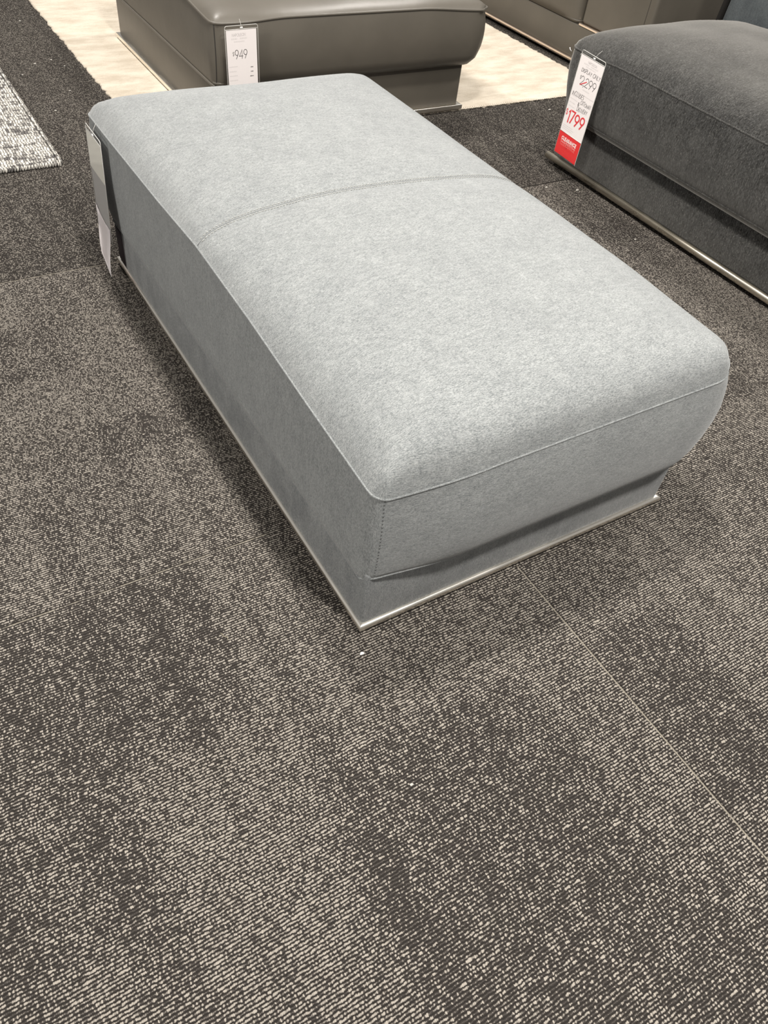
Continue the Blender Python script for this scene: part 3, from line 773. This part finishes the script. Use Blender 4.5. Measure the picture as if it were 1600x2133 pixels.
ink('handwriting', M_INK, card, lambda b: (write(b, 'INCLUDES', UX(.33), VZ(.385), 0.0155, 0.0013, Yk-.0002, 0.2, 1, .12, .1, 0.02, 0.074),
    write(b, 'OTTOMAN', UX(.72), VZ(.427), 0.0155, 0.0013, Yk-.0002, 0.2, 1, .1, .1, 0.0, 0.064), write(b, '&', UX(.44), VZ(.455), 0.013, 0.0017, Yk-.0002), write(b, 'DELIVERY', UX(.65), VZ(.492), 0.0155, 0.0013, Yk-.0002, 0.2, 1, .12, .1, 0.05, 0.066)))
ink('red_price', M_REDINK, card, lambda b: (write(b, '1799', UX(.52), VZ(.604), 0.048, 0.0066, Yk-.0002, 0.20, 1, .05, .05, 0.0, 0.104), write(b, '$', UX(.075), VZ(.575), 0.024, 0.0022, Yk-.0002)))
ink('red_strike', M_REDINK, card, lambda b: strokes(b, [[(UX(.27), VZ(.288)), (UX(.50), VZ(.238))]], 0.0036, Yk-.0004))
bm = bmesh.new(); add_box(bm, -0.0735, 0.0735, -0.0008, 0.0002, -0.427, -0.330); st = obj('clearance_card', bm, M_RED, t2, False); st['label'] = 'red clearance card'
tube_obj('card_edge', M_RIM, st, [(-0.0735, -0.001, -0.330), (0.0735, -0.001, -0.330)], 0.0010, n=6, uvm=None)
for nm, mt, v in (('word_print', M_WHITE, .824), ('word_echo', M_RED2, .850), ('word_fading_echo', M_RED3, .877), ('word_faint_echo', M_RED, .90)):
    ink(nm, mt, st, lambda b, v=v: write(b, 'CLEARANCE', UX(.50), VZ(v), 0.0125, 0.0031, -0.0011+(v-.824)*0.001, 0.30, 1, 0, 0, 0.0, 0.100))
fastener(t2, (0.016, 0.024, 0.02), (0.006, -0.0075))

# --- tag on the blue-grey ottoman, seen almost edge on
t3 = make_tag('price_tag', 'slim price tag seen edge on at the far left end of the blue-grey ottoman', 0.155, 0.330, (0.570, 2.531, 0.4696), (0, -1, 0), (0.045, 0.0, 1))
bm = bmesh.new(); add_box(bm, -0.0755, 0.0755, 0.0003, 0.0009, -0.330, -0.016); obj('card', bm, M_GREYCARD, t3, False)
bm = bmesh.new(); add_box(bm, -0.0755, 0.0755, -0.0009, -0.0005, -0.135, -0.018); q = obj('pale_reflection', bm, M_PALE_REFL, t3, False); q['label'] = 'painted pale reflection on the upper half of the sleeve'  # pale sheet stands in for the bright reflection on the sleeve
tube_obj('slot_edge', M_RIM, t3, [(-0.076, -0.0014, -0.015), (0.076, -0.0014, -0.015)], 0.0012, n=6, uvm=None)
bm = bmesh.new()
rows = []
for k in range(13):       # white slip curling out of the sleeve's foot
    t = k/12; z = -0.285-0.150*t; yb = -0.0016-0.010*math.sin(t*2.2)*t
    rows.append([bm.verts.new((x, yb-0.006*t*(x/0.077), z - (0.020*(x+0.07)/0.14 if k == 12 else 0) + (0.028*max(0, -x/0.07) if k == 0 else 0))) for x in (-0.073, -0.03, 0.02, 0.071)])
for a, b in zip(rows, rows[1:]):
    for i in range(3): bm.faces.new((a[i], a[i+1], b[i+1], b[i]))
bmesh.ops.solidify(bm, geom=bm.faces[:], thickness=0.0004)
q = obj('white_slip', bm, M_PAPER, t3); q['label'] = 'white paper slip at the foot of the tag'
fastener(t3, (0.006, 0.026, 0.011), (0.006, -0.0075))

# ------------------------------------------------------------------ litter on the carpet and loose fastener ends
def crumb(name, loc, r, label, cat='crumb', mat=M_FLUFF, group=None, seed=1):
    bm = bmesh.new(); bmesh.ops.create_icosphere(bm, subdivisions=2, radius=r)
    for v in bm.verts:
        d = 1+0.55*noise.noise(v.co*(1.3/r)+Vector((seed, 0, 0))); v.co = Vector((v.co.x*d*1.25, v.co.y*d*0.8, v.co.z*d*0.6+r*0.5))
    o = obj(name, bm, mat); o.location = loc; tag(o, label, cat, group); return o
crumb('paper_crumb', (0.568, 0.760, 0.001), 0.0042, 'white crumb on the carpet just in front of the grey ottoman corner', seed=2, mat=M_NYLON)
crumb('carpet_crumb', (0.506, 0.447, 0.001), 0.0036, 'cream crumb on the carpet below the picture centre', seed=3)
crumb('carpet_crumb', (2.554, 2.536, 0.001), 0.0055, 'crumb by the chaise rail, the left one of a pair', seed=4)
crumb('carpet_crumb', (2.680, 2.464, 0.001), 0.0065, 'brighter crumb right against the chaise rail, below the clearance tag', seed=5)
crumb('carpet_crumb', (2.618, 2.008, 0.001), 0.0050, 'single crumb farther down the aisle between grey ottoman and chaise', seed=6)
crumb('carpet_crumb', (3.197, 3.300, 0.001), 0.0065, 'crumb near the cream rug front edge, close to the chaise', seed=7)
for i, p in enumerate(((0.886, 5.233), (0.707, 4.426), (0.89, 4.599), (0.866, 4.172), (0.80, 4.56), (0.93, 4.50), (0.74, 3.95), (0.92, 3.75))):
    crumb('lint_speck', (p[0], p[1], 0.001), 0.0036 if i % 2 else 0.0048, 'pale lint speck on the dark carpet strip between the two rugs', 'lint', group='lint specks between the rugs', seed=10+i)
bm = bmesh.new(); add_tube(bm, [(0, 0, 0.002), (0.004, -0.006, 0.004), (0.003, -0.012, 0.004), (0.010, -0.018, 0.003), (0.009, -0.026, 0.002)], 0.0007, 5)
o = obj('loose_thread', bm, M_THREAD); o.location = (0.306, 0.955, 0); tag(o, 'curled straw coloured thread on the carpet left of the ottoman corner', 'thread')
bm = bmesh.new(); add_tube(bm, [(0, 0, 0), (-0.006, 0.004, 0.006), (-0.009, 0.006, 0.014)], 0.0016, 6)
o = obj('fastener_stub', bm, M_NYLON); o.location = (2.742, 2.785, 0.478); tag(o, 'white nylon stub at the far left corner edge of the chaise', 'tag stub')
bm = bmesh.new(); add_tube(bm, [(0, 0, 0), (-0.008, -0.004, 0.006), (-0.010, -0.012, 0.014)], 0.0009, 6)
o = obj('fastener_stub', bm, M_RIM); o.location = (2.741, 2.722, 0.478); tag(o, 'thin broken tag stub just left of the clearance tag', 'tag stub')
